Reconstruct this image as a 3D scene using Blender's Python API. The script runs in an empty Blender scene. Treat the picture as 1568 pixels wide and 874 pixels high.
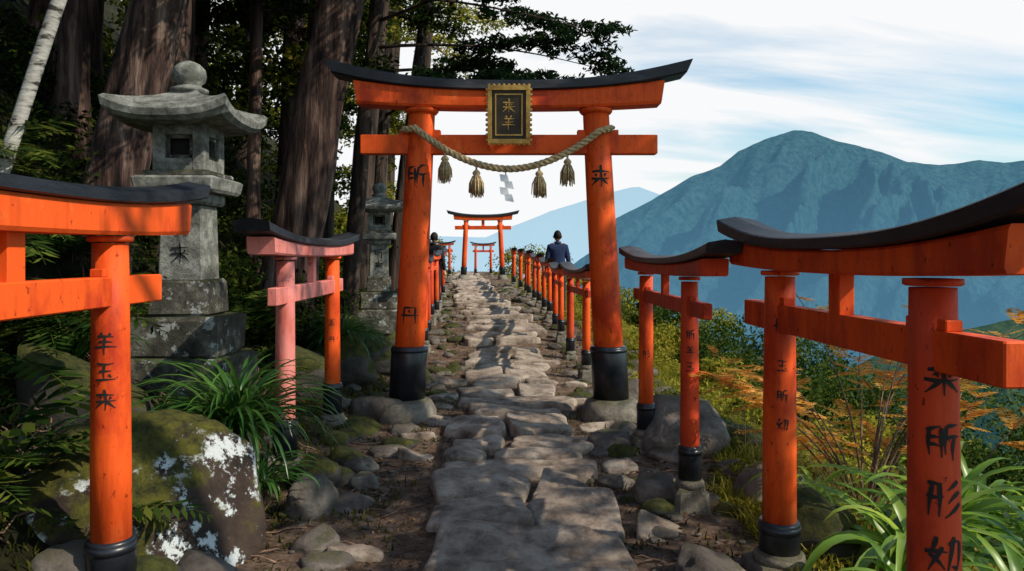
import bpy, math, random, bmesh
import numpy as np
from mathutils import Vector, Matrix, noise
rng=np.random.default_rng(7); random.seed(7)
scene=bpy.context.scene
R=math.radians
# ------------------------------------------------------------------ materials
def newmat(name):
    m=bpy.data.materials.new(name); m.use_nodes=True
    nt=m.node_tree; b=nt.nodes['Principled BSDF']; return m,nt,b
def N(nt,t,**k):
    n=nt.nodes.new(t)
    for a,v in k.items(): setattr(n,a,v)
    return n
def ramp(nt,stops):
    r=N(nt,'ShaderNodeValToRGB'); e=r.color_ramp.elements
    e[0].position=stops[0][0]; e[0].color=(*stops[0][1],1)
    e[1].position=stops[-1][0]; e[1].color=(*stops[-1][1],1)
    for p,c in stops[1:-1]:
        x=e.new(p); x.color=(*c,1)
    return r
def noisen(nt,scale,detail=6,rough=.6,stretch=(1,1,1),dist=0):
    tc=N(nt,'ShaderNodeTexCoord'); mp=N(nt,'ShaderNodeMapping'); mp.inputs['Scale'].default_value=stretch
    nt.links.new(tc.outputs['Object'],mp.inputs['Vector'])
    n=N(nt,'ShaderNodeTexNoise'); n.inputs['Scale'].default_value=scale; n.inputs['Detail'].default_value=detail
    n.inputs['Roughness'].default_value=rough; n.inputs['Distortion'].default_value=dist
    nt.links.new(mp.outputs[0],n.inputs['Vector']); return n
def bump(nt,b,src,strength,dist=.01):
    bn=N(nt,'ShaderNodeBump'); bn.inputs['Strength'].default_value=strength; bn.inputs['Distance'].default_value=dist
    nt.links.new(src,bn.inputs['Height']); nt.links.new(bn.outputs[0],b.inputs['Normal']); return bn
def surf(name,stops,scale=5,rough=.8,bs=.5,bd=.01,bscale=None,stretch=(1,1,1),detail=6,spec=.3,dist=0,coat=0):
    m,nt,b=newmat(name)
    n=noisen(nt,scale,detail,.62,stretch,dist); r=ramp(nt,stops)
    nt.links.new(n.outputs['Fac'],r.inputs[0]); nt.links.new(r.outputs[0],b.inputs['Base Color'])
    b.inputs['Roughness'].default_value=rough; b.inputs['Specular IOR Level'].default_value=spec
    n2=noisen(nt,bscale or scale*4,8,.65,stretch,dist); bump(nt,b,n2.outputs['Fac'],bs,bd)
    return m
def leafmat(name,cols,trans=.4,rough=.5,spec=None):
    m,nt,b=newmat(name)
    if spec is None:
        nt.nodes.remove(b); b=N(nt,'ShaderNodeBsdfDiffuse'); ci='Color'
    else:
        ci='Base Color'; b.inputs['Roughness'].default_value=rough; b.inputs['Specular IOR Level'].default_value=spec
    g=N(nt,'ShaderNodeNewGeometry'); r=ramp(nt,[(i/(len(cols)-1),c) for i,c in enumerate(cols)])
    n=noisen(nt,.9,2,.5); a=N(nt,'ShaderNodeMath',operation='ADD'); s=N(nt,'ShaderNodeMath',operation='MULTIPLY_ADD')
    s.inputs[1].default_value=1.6; s.inputs[2].default_value=-.8
    nt.links.new(n.outputs['Fac'],s.inputs[0])
    h=N(nt,'ShaderNodeMath',operation='MULTIPLY'); h.inputs[1].default_value=.9
    nt.links.new(g.outputs['Random Per Island'],h.inputs[0])
    nt.links.new(h.outputs[0],a.inputs[0]); nt.links.new(s.outputs[0],a.inputs[1])
    nt.links.new(a.outputs[0],r.inputs[0]); nt.links.new(r.outputs[0],b.inputs[ci])
    t=N(nt,'ShaderNodeBsdfTranslucent'); hs=N(nt,'ShaderNodeHueSaturation'); hs.inputs['Value'].default_value=1.8; hs.inputs['Hue'].default_value=.485
    nt.links.new(r.outputs[0],hs.inputs['Color']); nt.links.new(hs.outputs[0],t.inputs['Color'])
    mx=N(nt,'ShaderNodeMixShader'); mx.inputs[0].default_value=trans
    nt.links.new(b.outputs[0],mx.inputs[1]); nt.links.new(t.outputs[0],mx.inputs[2])
    nt.links.new(mx.outputs[0],nt.nodes['Material Output'].inputs['Surface']); return m
def verm(name,base,dark,worn):
    m,nt,b=newmat(name); L=nt.links
    n=noisen(nt,2.6,8,.66,(1,1,.5)); r=ramp(nt,[(.38,dark),(.49,base),(.58,base),(.68,worn)])
    L.new(n.outputs['Fac'],r.inputs[0])
    n3=noisen(nt,30,5,.7,(1,1,.6)); r3=ramp(nt,[(.345,(.18,.10,.07)),(.375,(1,1,1))]); L.new(n3.outputs['Fac'],r3.inputs[0])
    mx=N(nt,'ShaderNodeMixRGB',blend_type='MULTIPLY'); mx.inputs[0].default_value=.8
    L.new(r.outputs[0],mx.inputs[1]); L.new(r3.outputs[0],mx.inputs[2])
    n4=noisen(nt,12,5,.6,(1,1,.10)); r4=ramp(nt,[(.36,(.60,.52,.46)),(.50,(1,1,1))]); L.new(n4.outputs['Fac'],r4.inputs[0])
    m2=N(nt,'ShaderNodeMixRGB',blend_type='MULTIPLY'); m2.inputs[0].default_value=.5
    L.new(mx.outputs[0],m2.inputs[1]); L.new(r4.outputs[0],m2.inputs[2])
    # soil splashed up the lower end of the posts
    tc=N(nt,'ShaderNodeTexCoord'); sz=N(nt,'ShaderNodeSeparateXYZ'); L.new(tc.outputs['Object'],sz.inputs[0])
    ad=N(nt,'ShaderNodeMath',operation='MULTIPLY_ADD'); ad.inputs[1].default_value=.7; L.new(n4.outputs['Fac'],ad.inputs[0]); L.new(sz.outputs['Z'],ad.inputs[2])
    r5=ramp(nt,[(.50,(.55,.42,.36)),(.98,(1,1,1))]); L.new(ad.outputs[0],r5.inputs[0])
    m3=N(nt,'ShaderNodeMixRGB',blend_type='MULTIPLY'); m3.inputs[0].default_value=.8; L.new(m2.outputs[0],m3.inputs[1]); L.new(r5.outputs[0],m3.inputs[2])
    L.new(m3.outputs[0],b.inputs['Base Color'])
    rr=ramp(nt,[(.35,(.50,)*3),(.65,(.74,)*3)]); L.new(n.outputs['Fac'],rr.inputs[0]); L.new(rr.outputs[0],b.inputs['Roughness'])
    b.inputs['Specular IOR Level'].default_value=.22
    n2=noisen(nt,24,9,.65,(1,1,.3)); bump(nt,b,n2.outputs['Fac'],.6,.006); return m
M={}
M['verm']=verm('vermilion_paint',(.76,.092,.010),(.48,.040,.008),(.84,.18,.04))
M['verm2']=verm('vermilion_paint_faded',(.58,.060,.016),(.38,.034,.012),(.70,.14,.055))
M['pink']=verm('vermilion_paint_bleached',(.68,.22,.19),(.56,.13,.10),(.76,.34,.29))
M['black']=surf('black_lacquer',[(.3,(.006,.007,.010)),(.6,(.014,.016,.022)),(.8,(.045,.045,.05))],6,.33,.25,.004,30,spec=.5)
M['kasa']=surf('black_roof_beam',[(.35,(.005,.007,.010)),(.55,(.012,.015,.022)),(.7,(.045,.048,.055))],5,.5,.7,.01,26,(.3,1,1),spec=.4)
M['ink']=surf('ink',[(0,(.01,.01,.01)),(1,(.02,.018,.016))],8,.7,.1)
M['gold']=surf('gold_leaf',[(.3,(.30,.17,.04)),(.7,(.62,.40,.11))],14,.4,.4,.004); M['gold'].node_tree.nodes['Principled BSDF'].inputs['Metallic'].default_value=.5
M['plaq']=surf('plaque_wood',[(.3,(.018,.013,.008)),(.7,(.05,.035,.02))],8,.5,.3)
M['rope']=surf('straw_rope',[(.35,(.25,.16,.07)),(.65,(.58,.44,.24))],40,.9,.8,.004,90)
M['paper']=surf('paper',[(.2,(.72,.73,.76)),(.8,(.85,.85,.85))],6,.8,.1)
def stonemat(name,stops,scale,moss=0,lichen=0,mosscol=((.012,.018,.004),(.085,.085,.014)),bs=.8,mlo=.35,lsc=7,lth=.56,lcol=(.55,.58,.56)):
    m,nt,b=newmat(name); L=nt.links
    n=noisen(nt,scale,9,.7); r=ramp(nt,stops); L.new(n.outputs['Fac'],r.inputs[0]); col=r.outputs[0]
    if lichen:
        v=noisen(nt,lsc,8,.72); rl=ramp(nt,[(lth,(0,0,0)),(lth+.03,(1,1,1))]); L.new(v.outputs['Fac'],rl.inputs[0])
        mx=N(nt,'ShaderNodeMixRGB'); mm=N(nt,'ShaderNodeMath',operation='MULTIPLY'); mm.inputs[1].default_value=lichen
        L.new(rl.outputs[0],mm.inputs[0]); L.new(mm.outputs[0],mx.inputs[0]); L.new(col,mx.inputs[1]); mx.inputs[2].default_value=(*lcol,1); col=mx.outputs[0]
    if moss:
        g=N(nt,'ShaderNodeNewGeometry'); sx=N(nt,'ShaderNodeSeparateXYZ'); L.new(g.outputs['Normal'],sx.inputs[0])
        mn=noisen(nt,3,8,.7); a=N(nt,'ShaderNodeMath',operation='MULTIPLY_ADD'); a.inputs[1].default_value=.45
        L.new(sx.outputs['Z'],a.inputs[0]); L.new(mn.outputs['Fac'],a.inputs[2])
        rm=ramp(nt,[(mlo+.35,(0,0,0)),(mlo+.43,(1,1,1))]); L.new(a.outputs[0],rm.inputs[0])
        mk=N(nt,'ShaderNodeMath',operation='MULTIPLY'); mk.inputs[1].default_value=moss; L.new(rm.outputs[0],mk.inputs[0])
        mc=noisen(nt,14,8,.75); rc=ramp(nt,[(.35,mosscol[0]),(.65,mosscol[1])]); L.new(mc.outputs['Fac'],rc.inputs[0])
        mx=N(nt,'ShaderNodeMixRGB'); L.new(mk.outputs[0],mx.inputs[0]); L.new(col,mx.inputs[1]); L.new(rc.outputs[0],mx.inputs[2]); col=mx.outputs[0]
    L.new(col,b.inputs['Base Color']); b.inputs['Roughness'].default_value=.85; b.inputs['Specular IOR Level'].default_value=.3
    n2=noisen(nt,scale*4,12,.78); bump(nt,b,n2.outputs['Fac'],bs,.04); return m
M['slab']=stonemat('path_stone',[(.34,(.11,.08,.062)),(.48,(.31,.24,.185)),(.62,(.54,.45,.36))],4.5,bs=1,lichen=.35,lth=.60,lsc=9,lcol=(.10,.10,.06))
M['rock']=stonemat('rock',[(.32,(.045,.037,.032)),(.5,(.15,.125,.105)),(.68,(.36,.31,.26))],3,moss=.7,mlo=.54,bs=1)
M['mossrock']=stonemat('mossy_rock',[(.3,(.03,.027,.022)),(.7,(.12,.11,.09))],3,moss=1,mlo=.25,bs=1)
M['lichrock']=stonemat('lichen_rock',[(.35,(.016,.011,.009)),(.65,(.085,.055,.04))],3,moss=1,lichen=1,mlo=.40,lsc=4.6,lth=.53,lcol=(.68,.72,.72),mosscol=((.012,.015,.003),(.13,.12,.014)),bs=1)
M['lant']=stonemat('lantern_granite',[(.34,(.09,.09,.075)),(.5,(.23,.23,.20)),(.66,(.45,.45,.40))],9,moss=.5,mlo=.58,lichen=.25,bs=1)
M['lantdk']=stonemat('lantern_base_stone',[(.34,(.026,.024,.017)),(.5,(.085,.08,.062)),(.66,(.26,.25,.20))],5,moss=.85,mlo=.44,lichen=.7,lth=.57,bs=1)
M['hollow_shade']=surf('cavity_painted_shade',[(0,(.006,.006,.005)),(1,(.012,.012,.01))],4,.9,.1)  # near-black solid block, painted shade for the hollow of the fire box
M['plinth']=stonemat('plinth_stone',[(.34,(.10,.085,.07)),(.66,(.36,.32,.25))],6,moss=.6,mlo=.50,bs=1)
M['bark']=surf('cedar_bark',[(.36,(.010,.005,.004)),(.47,(.055,.028,.022)),(.56,(.12,.072,.055)),(.68,(.24,.165,.13))],10,.95,1,.09,16,(1,1,.10),11,dist=.4)
M['birch']=surf('pale_bark',[(.40,(.04,.035,.03)),(.46,(.30,.28,.25)),(.65,(.44,.42,.38))],9,.9,.6,.02,20,(.6,.6,2.2),8)
M['barkdk']=surf('dark_bark',[(.36,(.008,.006,.005)),(.64,(.085,.055,.04))],10,.95,1,.07,14,(1,1,.10),9)
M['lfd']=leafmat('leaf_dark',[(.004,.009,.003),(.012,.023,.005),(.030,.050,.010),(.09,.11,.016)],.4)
M['lfy']=leafmat('leaf_yellow_painted_sun',[(.03,.045,.006),(.10,.12,.015),(.24,.23,.03),(.46,.39,.05)],.5)  # yellow-green leaf, brightened in colour so that it reads as sunlit
M['lfn']=leafmat('pine_needles',[(.006,.014,.007),(.014,.03,.012),(.03,.055,.018)],.25)
M['lfb']=leafmat('shrub_leaf',[(.010,.024,.005),(.025,.05,.010),(.06,.095,.016),(.13,.15,.025)],.35)
M['strap']=leafmat('strap_leaf',[(.014,.05,.010),(.04,.11,.018),(.09,.19,.035)],.3,.30,.5)
M['strapl']=leafmat('bright_strap_leaf',[(.06,.14,.015),(.15,.28,.03),(.30,.42,.07)],.45,.35,.5)
M['grass']=leafmat('slope_grass',[(.06,.07,.010),(.16,.17,.02),(.30,.28,.035),(.45,.37,.08)],.45)
M['mossg']=leafmat('moss_tuft',[(.015,.022,.004),(.06,.065,.009),(.13,.13,.016)],.25)
M['orange']=leafmat('autumn_leaf',[(.44,.18,.03),(.66,.35,.06),(.76,.50,.15)],.5)
M['straw']=leafmat('dry_straw',[(.20,.14,.05),(.34,.26,.10),(.45,.36,.16)],.3)
M['litter']=leafmat('leaf_litter',[(.03,.018,.010),(.10,.055,.028),(.26,.15,.07)],.1)
M['twig']=surf('dry_twig',[(.35,(.05,.03,.02)),(.65,(.24,.15,.10))],12,.9,.3)
M['cloth']=surf('navy_jacket',[(.3,(.008,.016,.05)),(.7,(.015,.034,.10))],30,.85,.4)
M['cloth2']=surf('black_jacket',[(.3,(.010,.010,.013)),(.7,(.02,.02,.026))],30,.85,.4)
M['pants']=surf('dark_trousers',[(.3,(.012,.012,.015)),(.7,(.025,.025,.03))],30,.9,.3)
M['skin']=surf('skin',[(.3,(.45,.25,.17)),(.7,(.55,.32,.22))],20,.55,.1)
M['hair']=surf('black_hair',[(.3,(.006,.005,.005)),(.7,(.015,.013,.012))],60,.65,.5,.004,90,(1,1,.2),spec=.15)
M['shoe']=surf('shoe_leather',[(.3,(.01,.009,.008)),(.7,(.03,.025,.02))],20,.5,.1)
# ------------------------------------------------------------------ mesh helpers
def npobj(name,V,F,mat,parent=None,smooth=False):
    V=np.asarray(V,dtype=np.float32).reshape(-1,3); F=np.asarray(F,dtype=np.int32).reshape(-1,4)
    me=bpy.data.meshes.new(name); me.vertices.add(len(V)); me.vertices.foreach_set('co',V.ravel())
    me.loops.add(F.size); me.loops.foreach_set('vertex_index',F.ravel())
    me.polygons.add(len(F)); me.polygons.foreach_set('loop_start',np.arange(0,F.size,4,dtype=np.int32))
    me.polygons.foreach_set('loop_total',np.full(len(F),4,dtype=np.int32))
    if smooth: me.polygons.foreach_set('use_smooth',np.ones(len(F),dtype=bool))
    me.update(calc_edges=True); me.validate()
    me.materials.append(mat); o=bpy.data.objects.new(name,me); scene.collection.objects.link(o)
    if parent: o.parent=parent
    return o
class B:
    def __init__(s): s.v=[];s.f=[];s.m=[];s.sm=[];s.mats=[]
    def mi(s,k):
        if k not in s.mats: s.mats.append(k)
        return s.mats.index(k)
    def add(s,vs,fs,mat,smooth=False,mtx=None):
        o=len(s.v)
        if mtx is not None: vs=[tuple(mtx@Vector(v)) for v in vs]
        s.v+= [tuple(v) for v in vs]; i=s.mi(mat)
        for f in fs: s.f.append(tuple(a+o for a in f)); s.m.append(i); s.sm.append(smooth)
    def box(s,c,d,mat,mtx=None,bev=.0,jit=0,taper=1):
        x,y,z=[k/2 for k in d]; b=bev or min(d)*.06; vs=[];
        prof=[(-z,x-b,y-b),(-z+b,x,y),(z-b,x*taper,y*taper),(z,x*taper-b,y*taper-b)]
        n=8
        for zz,xx,yy in prof:
            for (a,bb) in [(-xx+b,-yy),(xx-b,-yy),(xx,-yy+b),(xx,yy-b),(xx-b,yy),(-xx+b,yy),(-xx,yy-b),(-xx,-yy+b)]:
                vs.append((c[0]+a+random.uniform(-jit,jit),c[1]+bb+random.uniform(-jit,jit),c[2]+zz+random.uniform(-jit,jit)))
        fs=[tuple(range(7,-1,-1)),tuple(range(24,32))]
        for k in range(3):
            for j in range(n): fs.append((k*n+j,k*n+(j+1)%n,(k+1)*n+(j+1)%n,(k+1)*n+j))
        s.add(vs,fs,mat,False,mtx)
    def lathe(s,prof,mat,c=(0,0,0),seg=24,smooth=True,lean=(0,0),mtx=None,jit=0):
        vs=[];fs=[]
        for r,z in prof:
            for j in range(seg):
                a=2*math.pi*j/seg; rr=r*(1+random.uniform(-jit,jit))
                vs.append((c[0]+lean[0]*z+rr*math.cos(a),c[1]+lean[1]*z+rr*math.sin(a),c[2]+z))
        for k in range(len(prof)-1):
            for j in range(seg): fs.append((k*seg+j,k*seg+(j+1)%seg,(k+1)*seg+(j+1)%seg,(k+1)*seg+j))
        fs.append(tuple(range(seg-1,-1,-1))); t=(len(prof)-1)*seg; fs.append(tuple(range(t,t+seg)))
        s.add(vs,fs,mat,smooth,mtx)
    def tube(s,pts,rad,mat,seg=8,smooth=True,rough=0,ridges=0):
        pts=[Vector(p) for p in pts]; n=len(pts); vs=[];fs=[]
        for i,p in enumerate(pts):
            t=(pts[min(i+1,n-1)]-pts[max(i-1,0)]).normalized()
            u=t.cross(Vector((0.13,1,.07))).normalized() if abs(t.y)<.95 else t.cross(Vector((1,0,0))).normalized()
            w=t.cross(u); r=rad[i] if hasattr(rad,'__len__') else rad
            for j in range(seg):
                a=2*math.pi*j/seg; k=1
                if rough: k+=rough*noise.noise(Vector((math.cos(a)*2.2,math.sin(a)*2.2,p.z*.8+p.x)))
                if ridges: k+=ridges*noise.noise(Vector((math.cos(a)*7,math.sin(a)*7,p.z*.4)))*2
                vs.append(p+(u*math.cos(a)+w*math.sin(a))*r*k)
        for k in range(n-1):
            for j in range(seg): fs.append((k*seg+j,k*seg+(j+1)%seg,(k+1)*seg+(j+1)%seg,(k+1)*seg+j))
        fs.append(tuple(range(seg-1,-1,-1))); fs.append(tuple(range((n-1)*seg,n*seg)))
        s.add(vs,fs,mat,smooth)
    def obj(s,name,parent=None,loc=None,rot=0):
        me=bpy.data.meshes.new(name); me.from_pydata(s.v,[],s.f)
        for k in s.mats: me.materials.append(M[k])
        me.polygons.foreach_set('material_index',s.m); me.polygons.foreach_set('use_smooth',s.sm); me.update()
        bm=bmesh.new(); bm.from_mesh(me); bmesh.ops.recalc_face_normals(bm,faces=bm.faces); bm.to_mesh(me); bm.free()
        o=bpy.data.objects.new(name,me); scene.collection.objects.link(o)
        if parent: o.parent=parent
        if loc: o.location=loc; o.rotation_euler=(0,0,rot)
        return o
def empty(name,loc=(0,0,0),rot=0):
    e=bpy.data.objects.new(name,None); scene.collection.objects.link(e); e.location=loc; e.rotation_euler=(0,0,rot); e.empty_display_size=.1; return e
# ------------------------------------------------------------------ terrain
def zp(y): return float(np.interp(y,[-20,10,11.2,13.3,18,28,36,60,140],[0,0,.05,.3,.43,.66,.8,-1.5,-22]))
def cx(y): return float(np.interp(y,[0,10,13.3,20,28,40,140],[0,.03,-.14,-.95,-1.6,-3,-9]))
def gz(x,y):
    u=x-cx(y); z=zp(y); n1=noise.noise(Vector((x*1.3,y*1.3,.3))); n2=noise.noise(Vector((x*.35,y*.35,5.3)))
    e=max(0,u-1.35); z-=.08*min(e,.6); z-=.34*max(0,u-1.9)+ .55*max(0,u-8.5)
    l=max(0,-u-1.5); z+=.46*l+.5*max(0,l-1.8)
    side=min(1,max(0,abs(u)-.9)/1.5)
    z+=n1*(.025+.13*side)+n2*.35*side*min(1,max(0,abs(u)-2)/3)
    if l>14: z-= (l-14)*.6
    return z
xs=np.concatenate([np.linspace(-60,-8,30),np.linspace(-7.8,7.8,170),np.linspace(8.2,120,50)])
ys=np.concatenate([np.linspace(-25,0,14),np.linspace(.3,16,170),np.linspace(16.4,40,60),np.linspace(42,140,30)])
V=[];zone=[]
for y in ys:
    for x in xs:
        V.append((x,y,gz(x,y)+.015*noise.noise(Vector((x*6,y*6,4))))); u=x-cx(y)
        w=noise.noise(Vector((x*1.7,y*1.7,9)))*.5
        zone.append((min(1,max(0,(u-1.35+w)/.5)),min(1,max(0,(-u-1.45+w)/.5)),0,1))
nx=len(xs);F=[]
for j in range(len(ys)-1):
    for i in range(nx-1): a=j*nx+i; F.append((a,a+1,a+nx+1,a+nx))
m,nt,b=newmat('ground_soil'); L=nt.links
at=N(nt,'ShaderNodeVertexColor'); at.layer_name='zone'; sp=N(nt,'ShaderNodeSeparateColor'); L.new(at.outputs[0],sp.inputs[0])
n=noisen(nt,6,10,.75); r=ramp(nt,[(.34,(.040,.025,.017)),(.5,(.15,.10,.07)),(.66,(.31,.215,.155))]); L.new(n.outputs['Fac'],r.inputs[0])
n=noisen(nt,9,8,.7); rg=ramp(nt,[(.34,(.03,.038,.008)),(.5,(.12,.13,.018)),(.7,(.24,.22,.035))]); L.new(n.outputs['Fac'],rg.inputs[0])
n=noisen(nt,5,9,.7); rm=ramp(nt,[(.35,(.008,.008,.004)),(.55,(.025,.025,.008)),(.75,(.06,.045,.022))]); L.new(n.outputs['Fac'],rm.inputs[0])
m1=N(nt,'ShaderNodeMixRGB'); L.new(sp.outputs[0],m1.inputs[0]); L.new(r.outputs[0],m1.inputs[1]); L.new(rg.outputs[0],m1.inputs[2])
m2=N(nt,'ShaderNodeMixRGB'); L.new(sp.outputs[1],m2.inputs[0]); L.new(m1.outputs[0],m2.inputs[1]); L.new(rm.outputs[0],m2.inputs[2])
L.new(m2.outputs[0],b.inputs['Base Color']); b.inputs['Roughness'].default_value=.95; b.inputs['Specular IOR Level'].default_value=.15
n=noisen(nt,22,10,.75); bump(nt,b,n.outputs['Fac'],1,.05)
g=npobj('ground',V,F,m,smooth=True)
ca=g.data.color_attributes.new('zone','FLOAT_COLOR','POINT'); ca.data.foreach_set('color',np.array(zone,dtype=np.float32).ravel())
# ------------------------------------------------------------------ distant land
def hazemat(name,lo,hi,haze,z0,z1,h0,h1,ns,bd=None,bs=.7):  # aerial haze painted as bluish emission, blended in by height
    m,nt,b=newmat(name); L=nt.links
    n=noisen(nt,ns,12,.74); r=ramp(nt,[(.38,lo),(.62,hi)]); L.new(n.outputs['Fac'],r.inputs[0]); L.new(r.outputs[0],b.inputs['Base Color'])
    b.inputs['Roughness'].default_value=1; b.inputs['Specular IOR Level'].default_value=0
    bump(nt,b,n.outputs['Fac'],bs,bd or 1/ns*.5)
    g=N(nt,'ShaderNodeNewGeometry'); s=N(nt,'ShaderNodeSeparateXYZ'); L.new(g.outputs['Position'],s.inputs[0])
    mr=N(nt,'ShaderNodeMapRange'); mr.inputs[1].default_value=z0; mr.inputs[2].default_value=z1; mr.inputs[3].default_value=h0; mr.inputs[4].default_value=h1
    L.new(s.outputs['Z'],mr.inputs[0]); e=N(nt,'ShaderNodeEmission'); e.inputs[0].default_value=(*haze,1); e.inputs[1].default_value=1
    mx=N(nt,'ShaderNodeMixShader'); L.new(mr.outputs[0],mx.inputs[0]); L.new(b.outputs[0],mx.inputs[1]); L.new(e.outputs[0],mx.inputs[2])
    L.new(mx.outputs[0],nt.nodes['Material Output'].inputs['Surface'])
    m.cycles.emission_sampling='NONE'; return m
def rdg(x,y,seed): return 1-min(1,abs(noise.noise(Vector((x,y,seed))))*2.6)
def mountain(name,X,H,yr,yn,zb,k,amp,s,mat,nx=330,ny=170,seed=0,pw=.85,el=.30,b2=.38):
    xs=np.linspace(X[0],X[-1],nx); V=[]
    for j in range(ny):
        q=j/(ny-1); y=yr+250-(yr+250-yn)*q
        for x in xs:
            h=float(np.interp(x,X,H)); sd=(yr-y)/(yr-yn)
            if sd<0: z=h+sd*(h-zb)*1.6
            else: z=h+(zb-h)*sd**pw
            wx=noise.noise(Vector((x/(s*2.2),y/(s*2.2),seed+20)))*s*.55
            w=(x+k*(yr-y)+wx)/s; v=y*el/s; env=min(1,max(0,sd)*5+.03)
            a=rdg(w,v,seed); bb=rdg(w*2.3+.8*v,v*2.3,seed+5); c=rdg(w*5,v*5-w,seed+9); d=rdg(w*11,v*14,seed+2)
            z+=amp*env*((a**1.3-.45)+b2*(bb-.5)*(.4+a)+.22*(c-.5)+.09*(d-.5))
            V.append((x,y,z))
    F=[(j*nx+i,j*nx+i+1,(j+1)*nx+i+1,(j+1)*nx+i) for j in range(ny-1) for i in range(nx-1)]
    return npobj(name,V,F,mat,smooth=True)
X=[-300,130,231,298,413,528,610,662,740,824,880,949,1050,1159,1255,1370,1440,1500,1800,2135,2900]
H=[-260,-60,10,107,164,231,262,306,338,366,360,336,312,272,264,281,272,276,300,260,100]
mountain('mountain',X,H,2200,750,-420,.75,115,190,hazemat('mountain_forest_painted_haze',(.010,.045,.058),(.060,.135,.130),(.12,.31,.48),-250,340,.62,.30,.05,14,1),nx=520,ny=280,b2=.5)
X2=[-3000,-1200,-500,-150,250,520,700,900,1400,2600,4200]
H2=[250,230,120,110,270,360,405,330,150,200,300]
mountain('hazy_mountain_range',X2,H2,4200,3000,-500,.3,120,480,hazemat('far_painted_haze',(.05,.11,.15),(.08,.15,.19),(.52,.76,.92),-300,400,.95,.82,.006),nx=160,ny=50,seed=7)
X3=[40,100,160,220,290,380,480,700]
H3=[-170,-118,-82,-50,-34,-24,-8,5]
mountain('foothill',X3,H3,430,190,-235,.6,30,55,hazemat('foothill_forest_painted_haze',(.008,.026,.008),(.085,.125,.03),(.07,.22,.27),-200,0,.40,.12,.2,5,1),nx=240,ny=160,seed=3,pw=.9)
vm=hazemat('valley_forest_painted_haze',(.02,.06,.05),(.06,.11,.09),(.14,.33,.45),-600,0,.75,.6,.01)
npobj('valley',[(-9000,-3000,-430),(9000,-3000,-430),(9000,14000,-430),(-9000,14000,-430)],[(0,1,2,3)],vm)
# ------------------------------------------------------------------ glyph strokes
GL={
'lai':[((.1,.72),(.9,.72)),((.5,1),(.5,0)),((.25,.62),(.35,.5)),((.75,.62),(.65,.5)),((.05,.42),(.95,.42)),((.48,.42),(.08,.05)),((.52,.42),(.95,.05))],
'suo':[((.05,.85),(.4,.95)),((.12,.85),(.1,.1)),((.4,.9),(.42,.0)),((.12,.62),(.4,.62)),((.12,.38),(.4,.38)),((.6,.95),(.95,1.0)),((.6,.95),(.52,.1)),((.6,.6),(1,.62)),((.8,.6),(.8,-.05))],
'yang':[((.28,1),(.38,.85)),((.72,1),(.62,.85)),((.15,.8),(.85,.8)),((.2,.56),(.8,.56)),((.02,.32),(.98,.32)),((.5,.8),(.5,-.05))],
'wang':[((.12,.9),(.88,.9)),((.2,.5),(.8,.5)),((.02,.08),(.98,.08)),((.5,.9),(.5,.08)),((.68,.36),(.8,.22))],
'dan':[((.2,.95),(.15,.05)),((.2,.95),(.82,.95)),((.82,.95),(.85,.0)),((.45,.78),(.52,.62)),((0,.48),(1,.48))],
'xing':[((.1,.95),(.45,.95)),((.05,.6),(.5,.6)),((.2,.95),(.12,.05)),((.38,.95),(.38,.05)),((.9,1),(.6,.75)),((.95,.7),(.6,.42)),((1,.4),(.55,.0))],
'nu':[((.3,1),(.15,.5)),((.15,.5),(.5,.1)),((.45,.75),(.1,.05)),((.0,.55),(.55,.6)),((.6,.8),(.95,.85)),((.95,.85),(.88,.1)),((.88,.1),(.7,.2)),((.75,1),(.6,.0))],
}
def glyph(bd,ch,cx_,cy_,r,a0,z,size,wid=.115,mat='ink',flat=False):
    for (p,q) in GL[ch]:
        n=6; vs=[];fs=[]
        p=(p[0]+random.uniform(-.03,.03),p[1]+random.uniform(-.03,.03)); q=(q[0]+random.uniform(-.03,.03),q[1]+random.uniform(-.03,.03))
        d=Vector((q[0]-p[0],q[1]-p[1])); nn=Vector((-d.y,d.x)).normalized(); bw=random.uniform(-.05,.05)
        for i in range(n+1):
            t=i/n; w=wid*size*(.45+.65*math.sin(math.pi*min(1,t*1.15+.12))+ .35*(1-t))*.8
            bb=bw*math.sin(math.pi*t)
            cxp=(p[0]+d.x*t-.5+nn.x*bb)*size; cyp=(p[1]+d.y*t-.5+nn.y*bb)*size
            for s in (-1,1):
                u=cxp+nn.x*w*s*.5; v=cyp+nn.y*w*s*.5
                if flat: vs.append((cx_+u,cy_,z+v))
                else:
                    a=a0+u/r; vs.append((cx_+(r+.0025)*math.cos(a),cy_+(r+.0025)*math.sin(a),z+v))
        for i in range(n): fs.append((2*i,2*i+1,2*i+3,2*i+2))
        bd.add(vs,fs,mat)
# ------------------------------------------------------------------ torii
def beam(bd,L,zb,zt,D,rb,rt,mat,slant=.25,ridge=0,pw=2.4,n=36):
    vs=[];fs=[]
    for i in range(n+1):
        t=-1+2*i/n; lift=abs(t)**pw
        z0=zb+rb*lift; z1=zt+rt*lift
        sec=[(-D/2*.9,z0),(-D/2,z0+(z1-z0)*.12),(-D/2,z1-(z1-z0)*.1),(-D/2*.93,z1),(0,z1+ridge),(D/2*.93,z1),(D/2,z1-(z1-z0)*.1),(D/2,z0+(z1-z0)*.12),(D/2*.9,z0)]
        for (y,z) in sec:
            x=t*L/2+ (1 if t>0 else -1)*abs(t)**6*slant*(z-z0)
            vs.append((x,y,z))
    k=9
    for i in range(n):
        for j in range(k): fs.append((i*k+j,i*k+(j+1)%k,(i+1)*k+(j+1)%k,(i+1)*k+j))
    fs.append(tuple(range(k))); fs.append(tuple(range(n*k,n*k+k)))
    bd.add(vs,fs,mat)
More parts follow.
